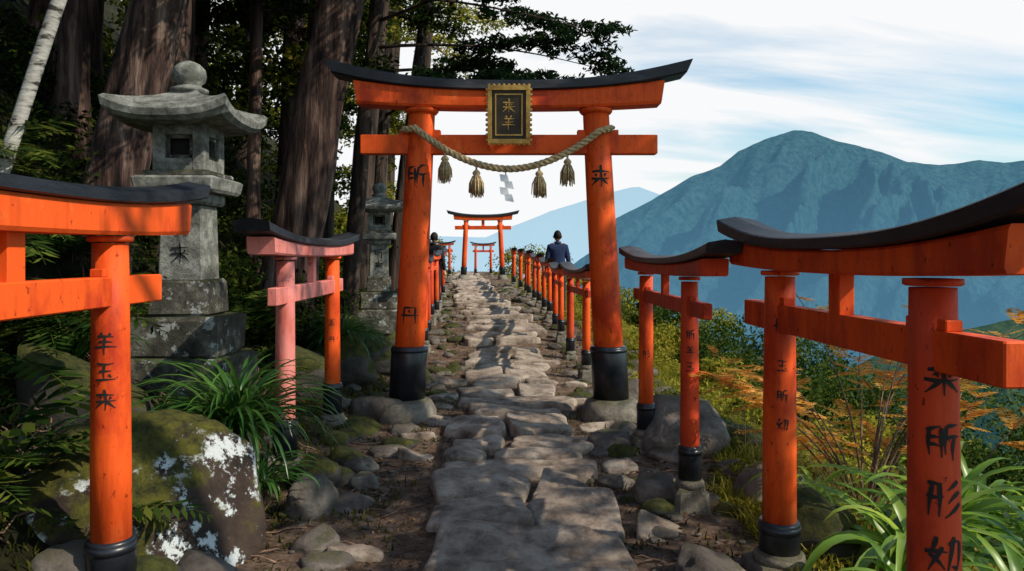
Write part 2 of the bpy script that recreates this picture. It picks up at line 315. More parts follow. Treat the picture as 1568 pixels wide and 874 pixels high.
def torii(loc,rot,span,span_t,ptop,r,klen,slen,nlen,nz,nh,sh,kh,rise,depth,sleeve=.3,base='block',cols=('verm','verm'),glyphs=(),strut=True,baseH=.12,name='torii_gate',beamcol=None):
    e=empty(name,loc,rot); bc=beamcol or cols[1]
    pil=B()
    for i,sx in enumerate((-1,1)):
        xb=sx*span/2; xt=sx*span_t/2; ln=((xt-xb)/ptop)
        if base=='round':
            pil.lathe([(r*1.75,-.15),(r*2.1,.0),(r*2.05,.08),(r*1.75,.17),(r*1.35,.2)],'plinth',(xb,0,0),28,jit=.02)
            hb=.19
        else:
            w=r*4.0
            pil.box((xb,0,baseH/2-.1),(w,w,baseH+.2),'plinth',bev=.025,jit=.010,taper=.86); hb=baseH
            pil.lathe([(r*1.55,hb-.01),(r*1.5,hb+.03),(r*1.25,hb+.05)],'plinth',(xb,0,0),20)
        pil.lathe([(r*1.22,hb-.02),(r*1.22,hb+sleeve-.012),(r*1.16,hb+sleeve)],'black',(xb,0,0),28,lean=(ln,0))
        pil.lathe([(r*1.26,hb+sleeve-.055),(r*1.26,hb+sleeve-.02)],'black',(xb,0,0),28,lean=(ln,0))
        pil.lathe([(r*1.0,hb),(r*.99,ptop*.4),(r*.93,ptop*.75),(r*.88,ptop-.03)],cols[i],(xb,0,0),32,lean=(ln,0))
        pil.lathe([(r*1.0,ptop-.035*r/.12),(r*1.12,ptop-.02),(r*1.12,ptop+.0)],cols[i],(xb,0,0),28,lean=(ln,0))
        for (pi,ang,z,size,ch) in glyphs:
            if pi==i:
                rr=r*float(np.interp(z,[hb,ptop*.4,ptop*.75,ptop],[1,.99,.93,.88]))
                glyph(pil,ch,xb+ln*z,0,rr,R(ang)-rot,z,size)
    pil.obj('pillars',e)
    nb=B()
    nb.box((0,0,nz),(nlen,r*.95,nh),bc,bev=.006)
    for sx in (-1,1):
        xx=sx*(span/2+(span_t-span)/2*nz/ptop)
        for s2 in (-1,1):
            nb.box((xx+s2*(r*1.0),0,nz+nh/2+nh*.13),(r*.75,r*.7,nh*.28),bc,bev=.004)
    if strut: nb.box((0,0,(nz+nh/2+ptop)/2),(r*1.15,r*.8,ptop-nz-nh/2+.01),bc,bev=.004)
    nb.obj('tie_beam',e)
    sb=B(); beam(sb,slen,ptop+.001,ptop+sh,depth*.8,rise*.25,rise*.62,bc,.15); sb.obj('lintel',e)
    kb=B(); beam(kb,klen,ptop+sh+.003,ptop+sh+kh,depth,rise,rise*1.25,'kasa',.45,kh*.35,2.6); kb.obj('roof_beam',e)
    return e
main=torii((-.03,7.36,0),0,2.02,1.70,3.02,.145,3.42,2.94,2.89,2.675,.185,.165,.095,.165,.32,sleeve=.52,base='round',
  glyphs=[(0,-90,2.36,.20,'suo'),(0,-90,1.02,.17,'dan'),(1,-90,2.36,.21,'lai')])
pb=B(); mt=Matrix.Translation((0,-.225,2.93))@Matrix.Rotation(R(7),4,'X')
pb.box((0,0,0),(.34,.035,.47),'plaq',mt)
for (c,d) in [((0,-.012,.25),(.40,.05,.045)),((0,-.012,-.25),(.40,.05,.045)),((-.182,-.012,0),(.04,.05,.452)),((.182,-.012,0),(.04,.05,.452))]: pb.box(c,d,'gold',mt)
for i in range(9):
    for zz in (.275,-.275): pb.box((-.19+i*.0475,-.012,zz),(.03,.035,.03),'gold',mt,bev=.008)
for i in range(11):
    for xx in (-.207,.207): pb.box((xx,-.012,-.235+i*.047),(.03,.035,.03),'gold',mt,bev=.008)
for (c,d) in [((0,-.02,.19),(.26,.008,.012)),((0,-.02,-.19),(.26,.008,.012)),((-.125,-.02,0),(.012,.008,.37)),((.125,-.02,0),(.012,.008,.37))]: pb.box(c,d,'gold',mt)
g2=B(); glyph(g2,'lai',0,-.0215,1,0,.085,.13,.09,'gold',True); glyph(g2,'yang',0,-.0215,1,0,-.075,.13,.09,'gold',True)
pb.add(g2.v,g2.f,'gold',False,mt)
pb.box((0,.1,.05),(.06,.2,.06),'verm',mt)
pb.obj('name_plaque',main)
def rope_z(x): return 2.42+.36*(abs(x)/.86)**1.9
ctrl=[(-1.0,.02,2.83),(-1.035,-.06,2.82),(-.98,-.14,2.805)]+[(x,-.185,rope_z(x)) for x in np.linspace(-.90,.86,40)]+[(.95,-.14,2.81),(1.0,-.06,2.83),(.965,.02,2.84)]
cp=[Vector(c) for c in ctrl]; fine=[]
for i in range(len(cp)-1):
    for t in (0,.25,.5,.75): fine.append(cp[i].lerp(cp[i+1],t))
rb=B(); s=0
offs=[[],[],[]]
for i,p in enumerate(fine):
    if i: s+=(p-fine[i-1]).length
    t=(fine[min(i+1,len(fine)-1)]-fine[max(i-1,0)]).normalized(); u=t.cross(Vector((0,1,0.01))).normalized(); w=t.cross(u)
    for k in range(3):
        a=s*38+k*2*math.pi/3; offs[k].append(p+(u*math.cos(a)+w*math.sin(a))*.017)
for k in range(3): rb.tube(offs[k],.0185,'rope',8)
for x in (-.61,-.31,.29,.56):
    z=rope_z(x)-.03; y=-.19
    rb.tube([(x,y,z+.03),(x,y,z-.06)],.010,'rope',6)
    rb.lathe([(.012,-.03),(.030,-.045),(.040,-.065),(.028,-.085),(.040,-.10)],'rope',(x,y,z),14)
    for q in range(80):
        a=random.uniform(0,6.28); r1=.034*math.sqrt(random.random()); r2=r1*2.1+.004; l=random.uniform(.23,.30)
        rb.tube([(x+r1*math.cos(a),y+r1*math.sin(a),z-.09),(x+r2*.9*math.cos(a),y+r2*.9*math.sin(a),z-.16),(x+r2*math.cos(a),y+r2*math.sin(a),z-l)],[.006,.006,.0035],'rope',4)
sx_=-.03
z=rope_z(sx_)-.02; W=.075
rb.tube([(sx_,-.19,z+.02),(sx_,-.19,z-.05)],.006,'rope',6)
for i in range(4):
    ox=sx_+(.022 if i%2 else -.022); zz=z-.03-i*.062
    rb.add([(ox-W/2,-.192-i*.006,zz),(ox+W/2,-.196-i*.006,zz-.01),(ox+W/2+.02,-.205-i*.006,zz-.085),(ox-W/2+.012,-.200-i*.006,zz-.07)],[(0,1,2,3)],'paper')
rb.obj('shimenawa_rope',main)
torii((-1.08,28,zp(28)),0,1.47,1.26,2.22,.095,2.6,2.15,2.1,1.95,.14,.12,.08,.13,.26,sleeve=.3,base='round')
torii((1.385,3.16,0),R(93),1.28,1.26,1.52,.083,2.45,2.2,2.05,1.285,.135,.10,.055,.105,.24,sleeve=.20,cols=('verm2','verm'),beamcol='verm',baseH=.06,
  glyphs=[(0,-97,1.20,.12,'lai'),(0,-97,.99,.11,'suo'),(0,-97,.80,.12,'xing'),(0,-97,.62,.12,'nu'),(1,-100,1.25,.08,'dan'),(1,-100,1.05,.06,'wang'),(1,-100,.9,.06,'suo'),(1,-100,.76,.06,'nu')])
torii((1.105,5.42,0),R(91.5),1.36,1.34,1.46,.060,2.75,2.4,2.15,1.27,.095,.075,.045,.07,.20,sleeve=.26,cols=('verm2','verm'),beamcol='verm2',baseH=.14,
  glyphs=[(0,-97,1.1,.06,'suo'),(0,-97,1.0,.06,'yang'),(0,-97,.9,.06,'wang'),(1,-97,.8,.06,'xing')])
torii((-1.76,2.62,0.02),R(90),1.36,1.34,1.66,.083,2.85,2.5,2.15,1.42,.13,.13,.055,.09,.25,sleeve=.26,baseH=.08,
  glyphs=[(1,-78,1.20,.09,'yang'),(1,-78,1.08,.085,'wang'),(1,-78,.96,.09,'lai')])
torii((-1.60,6.0,0),R(91),1.50,1.48,1.585,.070,2.9,2.55,2.1,1.32,.12,.085,.05,.07,.22,sleeve=.32,cols=('pink','verm'),beamcol='pink',baseH=.13,
  glyphs=[(1,-80,1.0,.06,'wang'),(1,-80,.85,.05,'dan')])
for (x,y,h) in [(.92,10.5,1.42),(.79,12.9,1.22),(.70,15.2,1.15),(.57,17.5,1.18),(.41,19.8,1.2),(.25,22.1,1.2),(.05,24.4,1.2)]:
    z=zp(y-.6); k=h/1.42
    torii((x,y,z),R(90+random.uniform(0,4)),1.45*k,1.42*k,1.28*k,.056*k,2.35*k,2.1*k,1.95*k,1.10*k,.09*k,.07*k,.045*k,.07*k,.19*k,sleeve=.24,cols=random.choice([('verm','verm2'),('verm','verm')]),baseH=.12)
for (x,y,h) in [(-1.40,12.2,1.42),(-1.50,14.4,1.3),(-1.64,16.6,1.25),(-1.78,18.8,1.25),(-1.95,21,1.25),(-2.15,23.2,1.25),(-2.4,25.4,1.25)]:
    z=zp(y-.6)+.02; k=h/1.42
    torii((x,y,z),R(90+random.uniform(0,5)),1.35*k,1.32*k,1.28*k,.056*k,2.3*k,2.05*k,1.9*k,1.10*k,.09*k,.07*k,.045*k,.07*k,.19*k,sleeve=.24,cols=random.choice([('verm','verm2'),('verm2','verm')]),baseH=.12)
torii((-1.15,30,zp(30)),0,.62,.60,1.25,.05,1.0,.9,.85,1.05,.08,.06,.04,.06,.16,sleeve=.22)
torii((-2.55,27,zp(27)+.1),0,.62,.60,1.2,.05,1.0,.9,.85,1.0,.08,.06,.04,.06,.16,sleeve=.22)
# ------------------------------------------------------------------ lanterns
def lantern(loc,s=1.0,rot=0):
    e=empty('stone_lantern',loc,rot); e.scale=(s,s,s)
    b=B(); b.box((0,0,.10),(.84,.84,.48),'lantdk',bev=.03,jit=.014); b.box((0,0,.505),(.70,.70,.33),'lantdk',bev=.025,jit=.010); b.box((0,0,.815),(.48,.48,.29),'lantdk',bev=.02,jit=.006,taper=.95)
    b.obj('stepped_base',e)
    b=B(); b.box((0,0,1.26),(.36,.36,.62),'lant',bev=.012,taper=.92)
    glyph(b,'suo',.0,-.178,1,0,1.40,.17,.09,'ink',True); glyph(b,'lai',.0,-.181,1,0,1.18,.17,.09,'ink',True)
    b.obj('post',e)
    b=B(); b.box((0,0,1.62),(.44,.44,.10),'lant',bev=.02); b.box((0,0,1.73),(.64,.64,.125),'lant',bev=.02,taper=1.04,jit=.004); b.box((0,0,1.815),(.54,.54,.045),'lantdk',bev=.01); b.obj('platform',e)
    b=B(); z0=1.84; h=.38; w=.42
    for sx in (-1,1):
        for sy in (-1,1): b.box((sx*(w/2-.05),sy*(w/2-.05),z0+h/2),(.10,.10,h),'lant',bev=.008)
    b.box((0,0,z0+.05),(w-.006,w-.006,.10),'lant',bev=.006); b.box((0,0,z0+h-.045),(w-.006,w-.006,.09),'lant',bev=.006)
    b.box((0,0,z0+h/2),(w*.62,w*.62,h*.8),'hollow_shade')
    for a in range(4):
        mt=Matrix.Rotation(a*math.pi/2,4,'Z')
        for (c,d) in [((0,-w/2+.035,z0+.115),(.2,.02,.03)),((0,-w/2+.035,z0+h-.105),(.2,.02,.03)),((-.09,-w/2+.035,z0+h/2),(.022,.02,.18)),((.09,-w/2+.035,z0+h/2),(.022,.02,.18))]: b.box(c,d,'lantdk',mt,bev=.004)
    b.obj('fire_box',e)
    b=B(); vs=[];fs=[]; m=10; n=m*4; S=.48
    def ring(t,z,lift):
        for k in range(n):
            side=k//m; f=(k%m)/m*2-1
            c=[(f,-1),(1,f),(-f,1),(-1,-f)][side]; cn=abs(f)**3
            vs.append((c[0]*S*t,c[1]*S*t,z+lift*cn))
    for (t,z,l) in [(.35,2.20,0),(.90,2.205,.05),(1.0,2.235,.085),(1.02,2.285,.10),(.97,2.31,.095),(.8,2.345,.06),(.6,2.39,.03),(.4,2.44,.01),(.24,2.485,0),(.22,2.51,0)]: ring(t,z,l)
    for i in range(9):
        for k in range(n): fs.append((i*n+k,i*n+(k+1)%n,(i+1)*n+(k+1)%n,(i+1)*n+k))
    fs.append(tuple(range(n))); fs.append(tuple(range(9*n,10*n))); b.add(vs,fs,'lant')
    b.obj('roof',e)
    b=B(); b.lathe([(.10,2.49),(.15,2.51),(.15,2.53),(.10,2.55),(.09,2.57),(.125,2.60),(.135,2.65),(.125,2.70),(.085,2.74),(.03,2.765),(.005,2.77)],'lant',seg=24); b.obj('finial',e)
lantern((-2.62,6.1,.46),.98)
lantern((-2.05,11.6,.50),.80,R(8))
# ------------------------------------------------------------------ stone path
sb=B()
def slabmap(bd,fmap,w,d,zt,th=.14):
    n=36; sd=random.uniform(0,99); vs=[];fs=[]; gx=1-.06/max(w,.1)*random.uniform(.5,1.5); gy=1-.075/max(d,.1)*random.uniform(.5,1.5); out=[]
    ex=random.choice([.32,.38,.46])
    for i in range(n):
        t=2*math.pi*i/n; c,s=math.cos(t),math.sin(t)
        px=math.copysign(abs(c)**ex,c); py=math.copysign(abs(s)**ex,s)
        k=1+.12*noise.noise(Vector((c*1.6+sd,s*1.6,sd)))+.06*noise.noise(Vector((c*6+sd,s*6,sd)))
        out.append((px*k*gx,py*k*gy))
    tx,ty=random.uniform(-.03,.03),random.uniform(-.03,.04)
    for sc,dz in [(1.0,-th),(1.01,-.04),(.992,-.016),(.96,-.004),(.9,0),(.72,.002),(.5,.003),(.25,.003)]:
        for (px,py) in out:
            x,y=fmap(.5+px*sc*.5,.5+py*sc*.5); zz=zt+dz+px*sc*tx+py*sc*ty
            if dz>-.05: zz+=.036*noise.noise(Vector((x*4,y*4,sd)))+.018*noise.noise(Vector((x*13,y*13,sd)))
            vs.append((x,y,zz))
    for r_ in range(7):
        for j in range(n): fs.append((r_*n+j,r_*n+(j+1)%n,(r_+1)*n+(j+1)%n,(r_+1)*n+j))
    fs.append(tuple(range(7*n,8*n))); bd.add(vs,fs,'slab',True)
Y=[1.5]
while Y[-1]<33: Y.append(Y[-1]+(random.choice([.20,.28,.42,.5,.58,.66])*random.uniform(.9,1.1) if Y[-1]<12 else random.uniform(.4,.65)))
SL=[random.uniform(-.20,.20) for _ in Y]
def yb(r,x): return Y[r]+SL[r]*(x-cx(Y[r]))+.10*noise.noise(Vector((x*2.4,r*7.3,0)))
for r_ in range(len(Y)-1):
    yc=(Y[r_]+Y[r_+1])/2; c=cx(yc); l=c-.56+random.uniform(-.16,.12); rr=c+.58+random.uniform(-.12,.15)
    k=random.choices([1,2,3],[.4,.45,.15])[0]; cuts=[l]+sorted([l+(rr-l)*((i+1)/k+random.uniform(-.16,.16)) for i in range(k-1)])+[rr]
    til=[random.uniform(-.07,.07) for _ in cuts]; zt=zp(yc)+.06
    for i in range(k):
        def fm(s,t,i=i,r_=r_,cuts=cuts,til=til):
            xa=cuts[i]+til[i]*(t-.5)*2; xb=cuts[i+1]+til[i+1]*(t-.5)*2; x=xa+(xb-xa)*s
            y0,y1=yb(r_,x),yb(r_+1,x); return x,y0+(y1-y0)*t
        slabmap(sb,fm,cuts[i+1]-cuts[i],Y[r_+1]-Y[r_],zt+random.uniform(-.015,.030))
for (x,y_,w,d) in [(-.80,7.2,.5,.34),(-.83,6.6,.36,.26),(.80,6.9,.42,.3),(.76,8.1,.4,.3),(-.78,8.4,.42,.34),(-.72,9.3,.4,.3),(.78,9.2,.36,.3),(-.82,4.0,.36,.22),(.85,4.3,.34,.3),(-.75,5.9,.3,.2),(.8,5.6,.3,.3),(-.8,7.9,.4,.3)]:
    a=random.uniform(-.4,.4)
    slabmap(sb,lambda s,t:(x+(s-.5)*w*math.cos(a)-(t-.5)*d*math.sin(a),y_+(t-.5)*d*math.cos(a)+(s-.5)*w*math.sin(a)),w,d,gz(x,y_)+.04)
sb.obj('stone_path')
# ------------------------------------------------------------------ rocks
def rockgeo(bd,c,rad,mat,sub=3,rough=.34,flat=-.35):
    bm=bmesh.new(); bmesh.ops.create_icosphere(bm,subdivisions=sub,radius=1); sd=random.uniform(0,99); ra=random.uniform(0,6.28)
    pl=[(Vector((random.gauss(0,1),random.gauss(0,1),random.gauss(0,1))).normalized(),random.uniform(.55,.85)) for _ in range(9)]
    vs=[]
    for v in bm.verts:
        p=v.co.normalized(); k=1+rough*noise.noise(p*1.4+Vector((sd,0,0)))+rough*.35*noise.noise(p*3.3+Vector((0,sd,0)))+rough*.2*noise.noise(p*9+Vector((0,sd,0)))
        for d,h in pl:
            t=p.dot(d)*k
            if t>h: k=k*(.12+.88*h/t)
        q=p*k; x,y=q.x*math.cos(ra)-q.y*math.sin(ra),q.x*math.sin(ra)+q.y*math.cos(ra)
        vs.append((c[0]+x*rad[0],c[1]+y*rad[1],c[2]+max(flat,q.z)*rad[2]))
    fs=[tuple(v.index for v in f.verts) for f in bm.faces]; bm.free(); bd.add(vs,fs,mat,True)
rk=B()
for i in range(330):
    y=random.uniform(2.2,26); sd=random.choice([-1,1]); u=sd*random.uniform(.68,1.05 if y<10 else 1.2); x=cx(y)+u
    if sd<0 and y<7.2 and u>-.95 and random.random()<.8: continue
    r=random.uniform(.03,.13); rockgeo(rk,(x,y,gz(x,y)+r*.1),(r*random.uniform(1,1.8),r*random.uniform(.9,1.4),r*.65),random.choice(['rock','rock','rock','mossrock']),3)
for i in range(120):
    y=random.uniform(3,14); x=cx(y)+random.uniform(1.2,2.0) if random.random()<.5 else cx(y)-random.uniform(1.3,2.0)
    r=random.uniform(.06,.16); rockgeo(rk,(x,y,gz(x,y)+r*.1),(r*1.4,r*1.2,r*.8),random.choice(['rock','mossrock']),3)
for i in range(500):
    y=random.uniform(2.2,10); x=random.choice([-1,1])*random.uniform(.6,1.5); r=random.uniform(.008,.025); rockgeo(rk,(x,y,gz(x,y)+r*.3),(r*1.3,r,r*.7),'rock',1)
rk.obj('path_edge_rocks')
def rock(name,c,rad,mat,sub=4,**k):
    b=B(); rockgeo(b,c,rad,mat,sub,**k); return b.obj(name)
rock('mossy_boulder',(-1.92,4.0,.12),(.84,.64,.60),'lichrock',5,rough=.2)
for (x,y,r,h,mt) in [(-1.32,7.35,.27,.24,'rock'),(-1.02,5.15,.1,.1,'rock'),(-1.15,5.6,.14,.1,'rock'),(-1.25,4.6,.15,.16,'rock'),(1.36,6.15,.36,.32,'rock'),(1.02,4.95,.24,.16,'rock'),(.95,3.7,.2,.12,'rock'),(1.12,3.3,.25,.14,'rock'),(.8,6.2,.2,.12,'rock'),(1.7,5.0,.24,.2,'rock'),(1.62,4.1,.28,.2,'mossrock'),
   (-2.1,5.2,.35,.3,'mossrock'),(-2.15,7.4,.42,.42,'mossrock'),(-1.95,8.5,.4,.38,'mossrock'),(-1.75,9.6,.35,.32,'mossrock'),(-2.4,9.3,.5,.5,'mossrock'),(-1.7,10.8,.3,.3,'mossrock'),(-2.7,4.6,.4,.35,'mossrock'),(-1.28,8.2,.2,.16,'rock'),(-1.2,9.2,.2,.15,'mossrock'),(1.3,8.4,.22,.16,'rock'),(-1.35,5.1,.16,.2,'mossrock'),(-1.05,4.1,.13,.1,'rock')]:
    rock('rock',(x,y,gz(x,y)+h*.2),(r*1.1,r*.95,h*1.15),mt)
# ------------------------------------------------------------------ foliage generators
def unit(n): v=rng.normal(size=(n,3)); return v/np.linalg.norm(v,axis=1,keepdims=True)
def cards(P,size,aspect=.5,flat=0.0):
    n=len(P); a=unit(n); a[:,2]*=(1-flat); a/=np.linalg.norm(a,axis=1,keepdims=True)
    b=np.cross(a,unit(n)); b[:,2]*=(1-flat); b/=np.linalg.norm(b,axis=1,keepdims=True)+1e-9
    s=(size*rng.uniform(.6,1.3,n))[:,None]
    V=np.stack([P-a*s,P-b*s*aspect+a*s*.1,P+a*s,P+b*s*aspect+a*s*.1],1).reshape(-1,3)
    return V,np.arange(4*n).reshape(-1,4)
def lump(c,rad,n,sub=14,tight=.30):
    c=np.array(c,float); rad=np.array(rad,float); d=unit(sub)*(rng.uniform(.45,1,sub)**.5)[:,None]
    cs=c+d*rad*.8; k=rng.integers(0,sub,n); sc=rng.uniform(.6,1.3,sub)
    return cs[k]+unit(n)*(rng.uniform(.2,1,n)**.5*tight*sc[k])[:,None]*rad
def joinq(parts):
    V=[];F=[];o=0
    for v,f in parts: V.append(v);F.append(f+o);o+=len(v)
    return np.concatenate(V),np.concatenate(F)
def blades(P,length,width,lean=.6,az=None):
    n=len(P); az=rng.uniform(0,6.283,n) if az is None else az; l=length*rng.uniform(.6,1.35,n); le=lean*rng.uniform(.3,1.4,n)
    d=np.stack([np.cos(az),np.sin(az),np.zeros(n)],1); s=np.stack([-np.sin(az),np.cos(az),np.zeros(n)],1)
    up=np.array([0,0,1.0]); V=[]
    for t,w in [(0,1),(.5,.8),(1,.12)]:
        c=P+d*(l*le*t*t)[:,None]+up*(l*(t-.35*le*t*t))[:,None]; V+= [c-s*width*w/2,c+s*width*w/2]
    V=np.stack(V,1).reshape(-1,3); b=np.arange(n)[:,None]*6
    return V,np.concatenate([b+np.array([0,1,3,2]),b+np.array([2,3,5,4])])
def strapplant(c,n,length,width,up=1.1):
    V=[];F=[];o=0
    for i in range(n):
        az=random.uniform(0,6.283); l=length*random.uniform(.6,1.15); el=random.uniform(.5,1.45)*up/1.1; w=width*random.uniform(.7,1.2); seg=9
        p=Vector(c)+Vector((random.uniform(-.05,.05),random.uniform(-.05,.05),0)); tw=random.uniform(-.5,.5)
        side=Vector((-math.sin(az+tw),math.cos(az+tw),0)); ang=el; curl=random.uniform(1.6,2.7)
        for k in range(seg+1):
            t=k/seg; ww=w*math.sin(math.pi*min(1,.18+t*.82))**.6*(1 if t<.97 else .1); fold=Vector((0,0,ww*.25))
            V+= [p-side*ww/2+fold,p,p+side*ww/2+fold]
            p=p+Vector((math.cos(ang)*math.cos(az),math.cos(ang)*math.sin(az),math.sin(ang)))*(l/seg); ang-=curl/seg*(.5+t)
        for k in range(seg):
            a=o+3*k; F+=[(a,a+1,a+4,a+3),(a+1,a+2,a+5,a+4)]
        o+=3*(seg+1)
    return np.array([tuple(v) for v in V]),np.array(F)
def frond(c,az,l,el,leaf,npair=16,droop=1.4,wid=.28,aspect=.22):
    V=[];F=[];p=Vector(c);ang=el;o=0
    for k in range(npair):
        t=k/npair; dr=Vector((math.cos(ang)*math.cos(az),math.cos(ang)*math.sin(az),math.sin(ang))); sd=Vector((-math.sin(az),math.cos(az),0))
        q=p+dr*(l/npair)
        V+=[p-sd*.003,p+sd*.003,q+sd*.003,q-sd*.003]; F.append((o,o+1,o+2,o+3)); o+=4
        ll=wid*l*math.sin(math.pi*(.12+t*.85))**.8*leaf
        for s in (-1,1):
            d=(sd*s+dr*.45+Vector((0,0,random.uniform(-.25,.05)))).normalized(); nn=dr*ll*aspect
            V+=[p,p+d*ll*.45-nn*.5,p+d*ll,p+d*ll*.45+nn*.5]; F.append((o,o+1,o+2,o+3)); o+=4
        p=q; ang-=droop/npair
    return np.array([tuple(v) for v in V]),np.array(F)
for (x,y,z,n,l,w,mat) in [(-1.74,4.72,.46,190,.80,.028,'strap'),(-1.95,8.6,.55,150,.66,.022,'strap'),(-2.6,3.9,.35,60,.65,.028,'strap'),(-3.0,5.1,.85,60,.6,.03,'strap'),(-2.0,9.5,.55,60,.5,.02,'strap'),(-1.45,4.35,.25,60,.4,.02,'strap'),
    (1.98,3.75,.03,45,.70,.056,'strapl'),(2.35,4.1,.0,50,.78,.056,'strapl'),(2.10,3.1,-.02,45,.66,.050,'strapl'),(2.8,4.5,-.1,50,.74,.052,'strapl'),(1.80,4.5,.05,35,.45,.038,'strapl'),(2.7,3.7,-.1,50,.78,.054,'strapl'),(1.72,3.2,.05,35,.45,.04,'strapl'),(1.75,2.6,.0,35,.45,.045,'strapl')]:
    v,f=strapplant((x,y,z),n,l,w); npobj('strap_leaf_plant',v,f,M[mat],smooth=True)
parts=[]
def fernclump(x,y,n,l,dz=0):
    z=gz(x,y)+dz
    for i in range(n): parts.append(frond((x,y,z),random.uniform(0,6.28),l*random.uniform(.6,1.2),random.uniform(.4,1.2),1))
for i in range(75):
    y=random.uniform(3.2,11); x=-random.uniform(2.0,5.2); fernclump(x,y,9,random.uniform(.35,.65))
for (x,y,dz) in [(-3.5,5.2,.2),(-4.0,5.6,.3),(-3.3,4.5,.1),(-3.9,6.6,.3),(-4.4,6.2,.5),(-3.2,3.6,0),(-2.9,8.2,.3),(-2.5,3.3,0),(-3.1,4.9,.35)]: fernclump(x,y,22,.85,dz)
v,f=joinq(parts); npobj('fern_undergrowth',v,f,M['lfb'])
P=[]
for i in range(30000):
    y=random.uniform(2.5,20); x=cx(y)-1.4-abs(random.gauss(0,1.3)); P.append((x,y,gz(x,y)))
for i in range(9000):
    y=random.uniform(2.5,22); u=random.choice([-1,1])*random.uniform(.5,1.4); x=cx(y)+u
    if noise.noise(Vector((x*3,y*3,7)))>.12: P.append((x,y,gz(x,y)))
v,f=blades(np.array(P),.055,.012,.7); npobj('moss_tufts',v,f,M['mossg'])
P=[]
for i in range(100000):
    y=3+22*random.random()**1.2; x=cx(y)+1.35+abs(random.gauss(0,2.4))
    if noise.noise(Vector((x*1.1,y*1.1,2)))<-.28: continue
    P.append((x,y,gz(x,y)-.01))
v,f=blades(np.array(P),.12,.013,.9); npobj('slope_grass',v,f,M['grass'])
parts=[]
for i in range(150):
    y=random.uniform(5,20); x=cx(y)+1.55+abs(random.gauss(0,1.7)); r=random.uniform(.14,.40)
    parts.append(cards(lump((x,y,gz(x,y)+.03),(r,r,r*.6),420,10,.4),.016+.0008*y,.5,.3))
v,f=joinq(parts); npobj('ground_cover',v,f,M['grass'])
P=[]
for i in range(19000):
    y=random.uniform(2,14); x=cx(y)+random.choice([-1,1])*random.uniform(.48,2.0)
    if x>0 and random.random()<.5: continue
    P.append((x,y,gz(x,y)+.010))
v,f=cards(np.array(P),.015,.45,.85); npobj('leaf_litter',v,f,M['litter'])
tb=B()
for i in range(380):
    if random.random()<.65: x,y=-random.uniform(2.2,4.2),random.uniform(3.3,8)
    else: y=random.uniform(2.6,9); x=random.choice([-1,1])*random.uniform(.7,1.6)
    a=random.uniform(0,6.28); l=random.uniform(.2,.8) if x<-2.2 else random.uniform(.1,.4); pts=[]; lift=random.uniform(.02,.22) if x<-2.2 else .012
    for k in range(7):
        t=k/6; xx=x+math.cos(a)*l*t; yy=y+math.sin(a)*l*t; pts.append((xx,yy,gz(xx,yy)+lift*math.sin(math.pi*t)+.006)); a+=random.uniform(-.3,.3)
    tb.tube(pts,[random.uniform(.004,.009)*(1-.1*k) for k in range(7)],'twig',5)
tb.obj('fallen_twigs')
def shrub(c,rad,n,size,mat,name='shrub'):
    P=lump(c,rad,n,22,.34); v,f=cards(P,size,.5); npobj(name,v,f,M[mat])
for (x,y,r,h,n,mt) in [(3.6,14,1.0,.85,5000,'lfb'),(4.4,12.5,1.1,1.0,5000,'lfb'),(3.2,17.5,1.0,.7,3500,'lfb'),(5.3,11.3,1.0,.95,5000,'lfb'),(4.9,9.3,.8,.7,4000,'lfb'),(4.4,7.5,.7,.55,4000,'lfb'),(6.2,9.4,1.1,.95,5000,'lfb'),(5.6,7.2,.9,.75,4500,'lfb'),(2.6,21,1.1,.7,3000,'lfy'),(1.9,27,1.3,.9,3000,'lfy'),(1.3,30,1.7,1.4,4000,'lfy'),(.2,33,1.4,1.0,3000,'lfy'),(3.6,24,1.5,.9,3000,'lfb'),(4.3,5.7,.7,.5,3500,'lfb'),(2.9,10.5,.5,.35,2500,'lfy'),(2.5,12.8,.6,.4,2500,'lfy'),(2.7,8.2,.5,.3,2200,'lfy'),(3.4,6.2,.45,.3,2000,'lfy'),(5.0,4.6,.7,.5,3000,'lfb'),(7.4,8,1.3,1,4500,'lfb'),(6,15,1.6,1.4,5000,'lfb'),(-3.2,31,1.3,1.2,3000,'lfy'),(3.7,4.6,.5,.4,2600,'lfb'),(4.0,9.0,.7,.45,3000,'lfy'),
    (7.6,12,1.6,1.5,5500,'lfb'),(8.6,10,1.6,1.4,5000,'lfb'),(6.6,18,1.8,1.4,4500,'lfb'),(9.3,14,2.0,1.8,5000,'lfb'),(4.9,20,1.3,.9,3500,'lfy'),(6.6,7.0,.9,.8,4000,'lfy'),(7.8,10,1.0,.9,3500,'lfy'),(3.3,12.0,.7,.6,3500,'lfb'),(3.9,10.6,.6,.6,3000,'lfb')]:
    shrub((x,y,gz(x,y)+h*.35),(r,r,h),n,.035 if y<16 else .055,mt)
ab=B(); parts=[]
for (bx,by,cnt,lo,hi) in [(2.30,4.9,20,1.35,1.9),(2.95,5.1,12,1.2,1.7)]:
    base=Vector((bx,by,gz(bx,by)))
    for i in range(cnt):
        az=random.uniform(-.6,3.7) if i%3 else random.uniform(0,6.28); p=base.copy(); pts=[p.copy()]; el=random.uniform(1.0,1.48); n=10; L_=random.uniform(lo,hi)
        for k in range(n):
            p=p+Vector((math.cos(az)*math.cos(el),math.sin(az)*math.cos(el),math.sin(el)))*(L_/n); el-=.085; az+=random.uniform(-.15,.15); pts.append(p.copy())
            if k>=6:
                for q in range(3):
                    a2=az+random.choice([-1,1])*random.uniform(.3,1.3); parts.append(frond(p,a2,random.uniform(.13,.28),random.uniform(-.1,.6),1,9,.4,.28,.5))
        ab.tube(pts,[.009-.0007*k for k in range(n+1)],'twig',5)
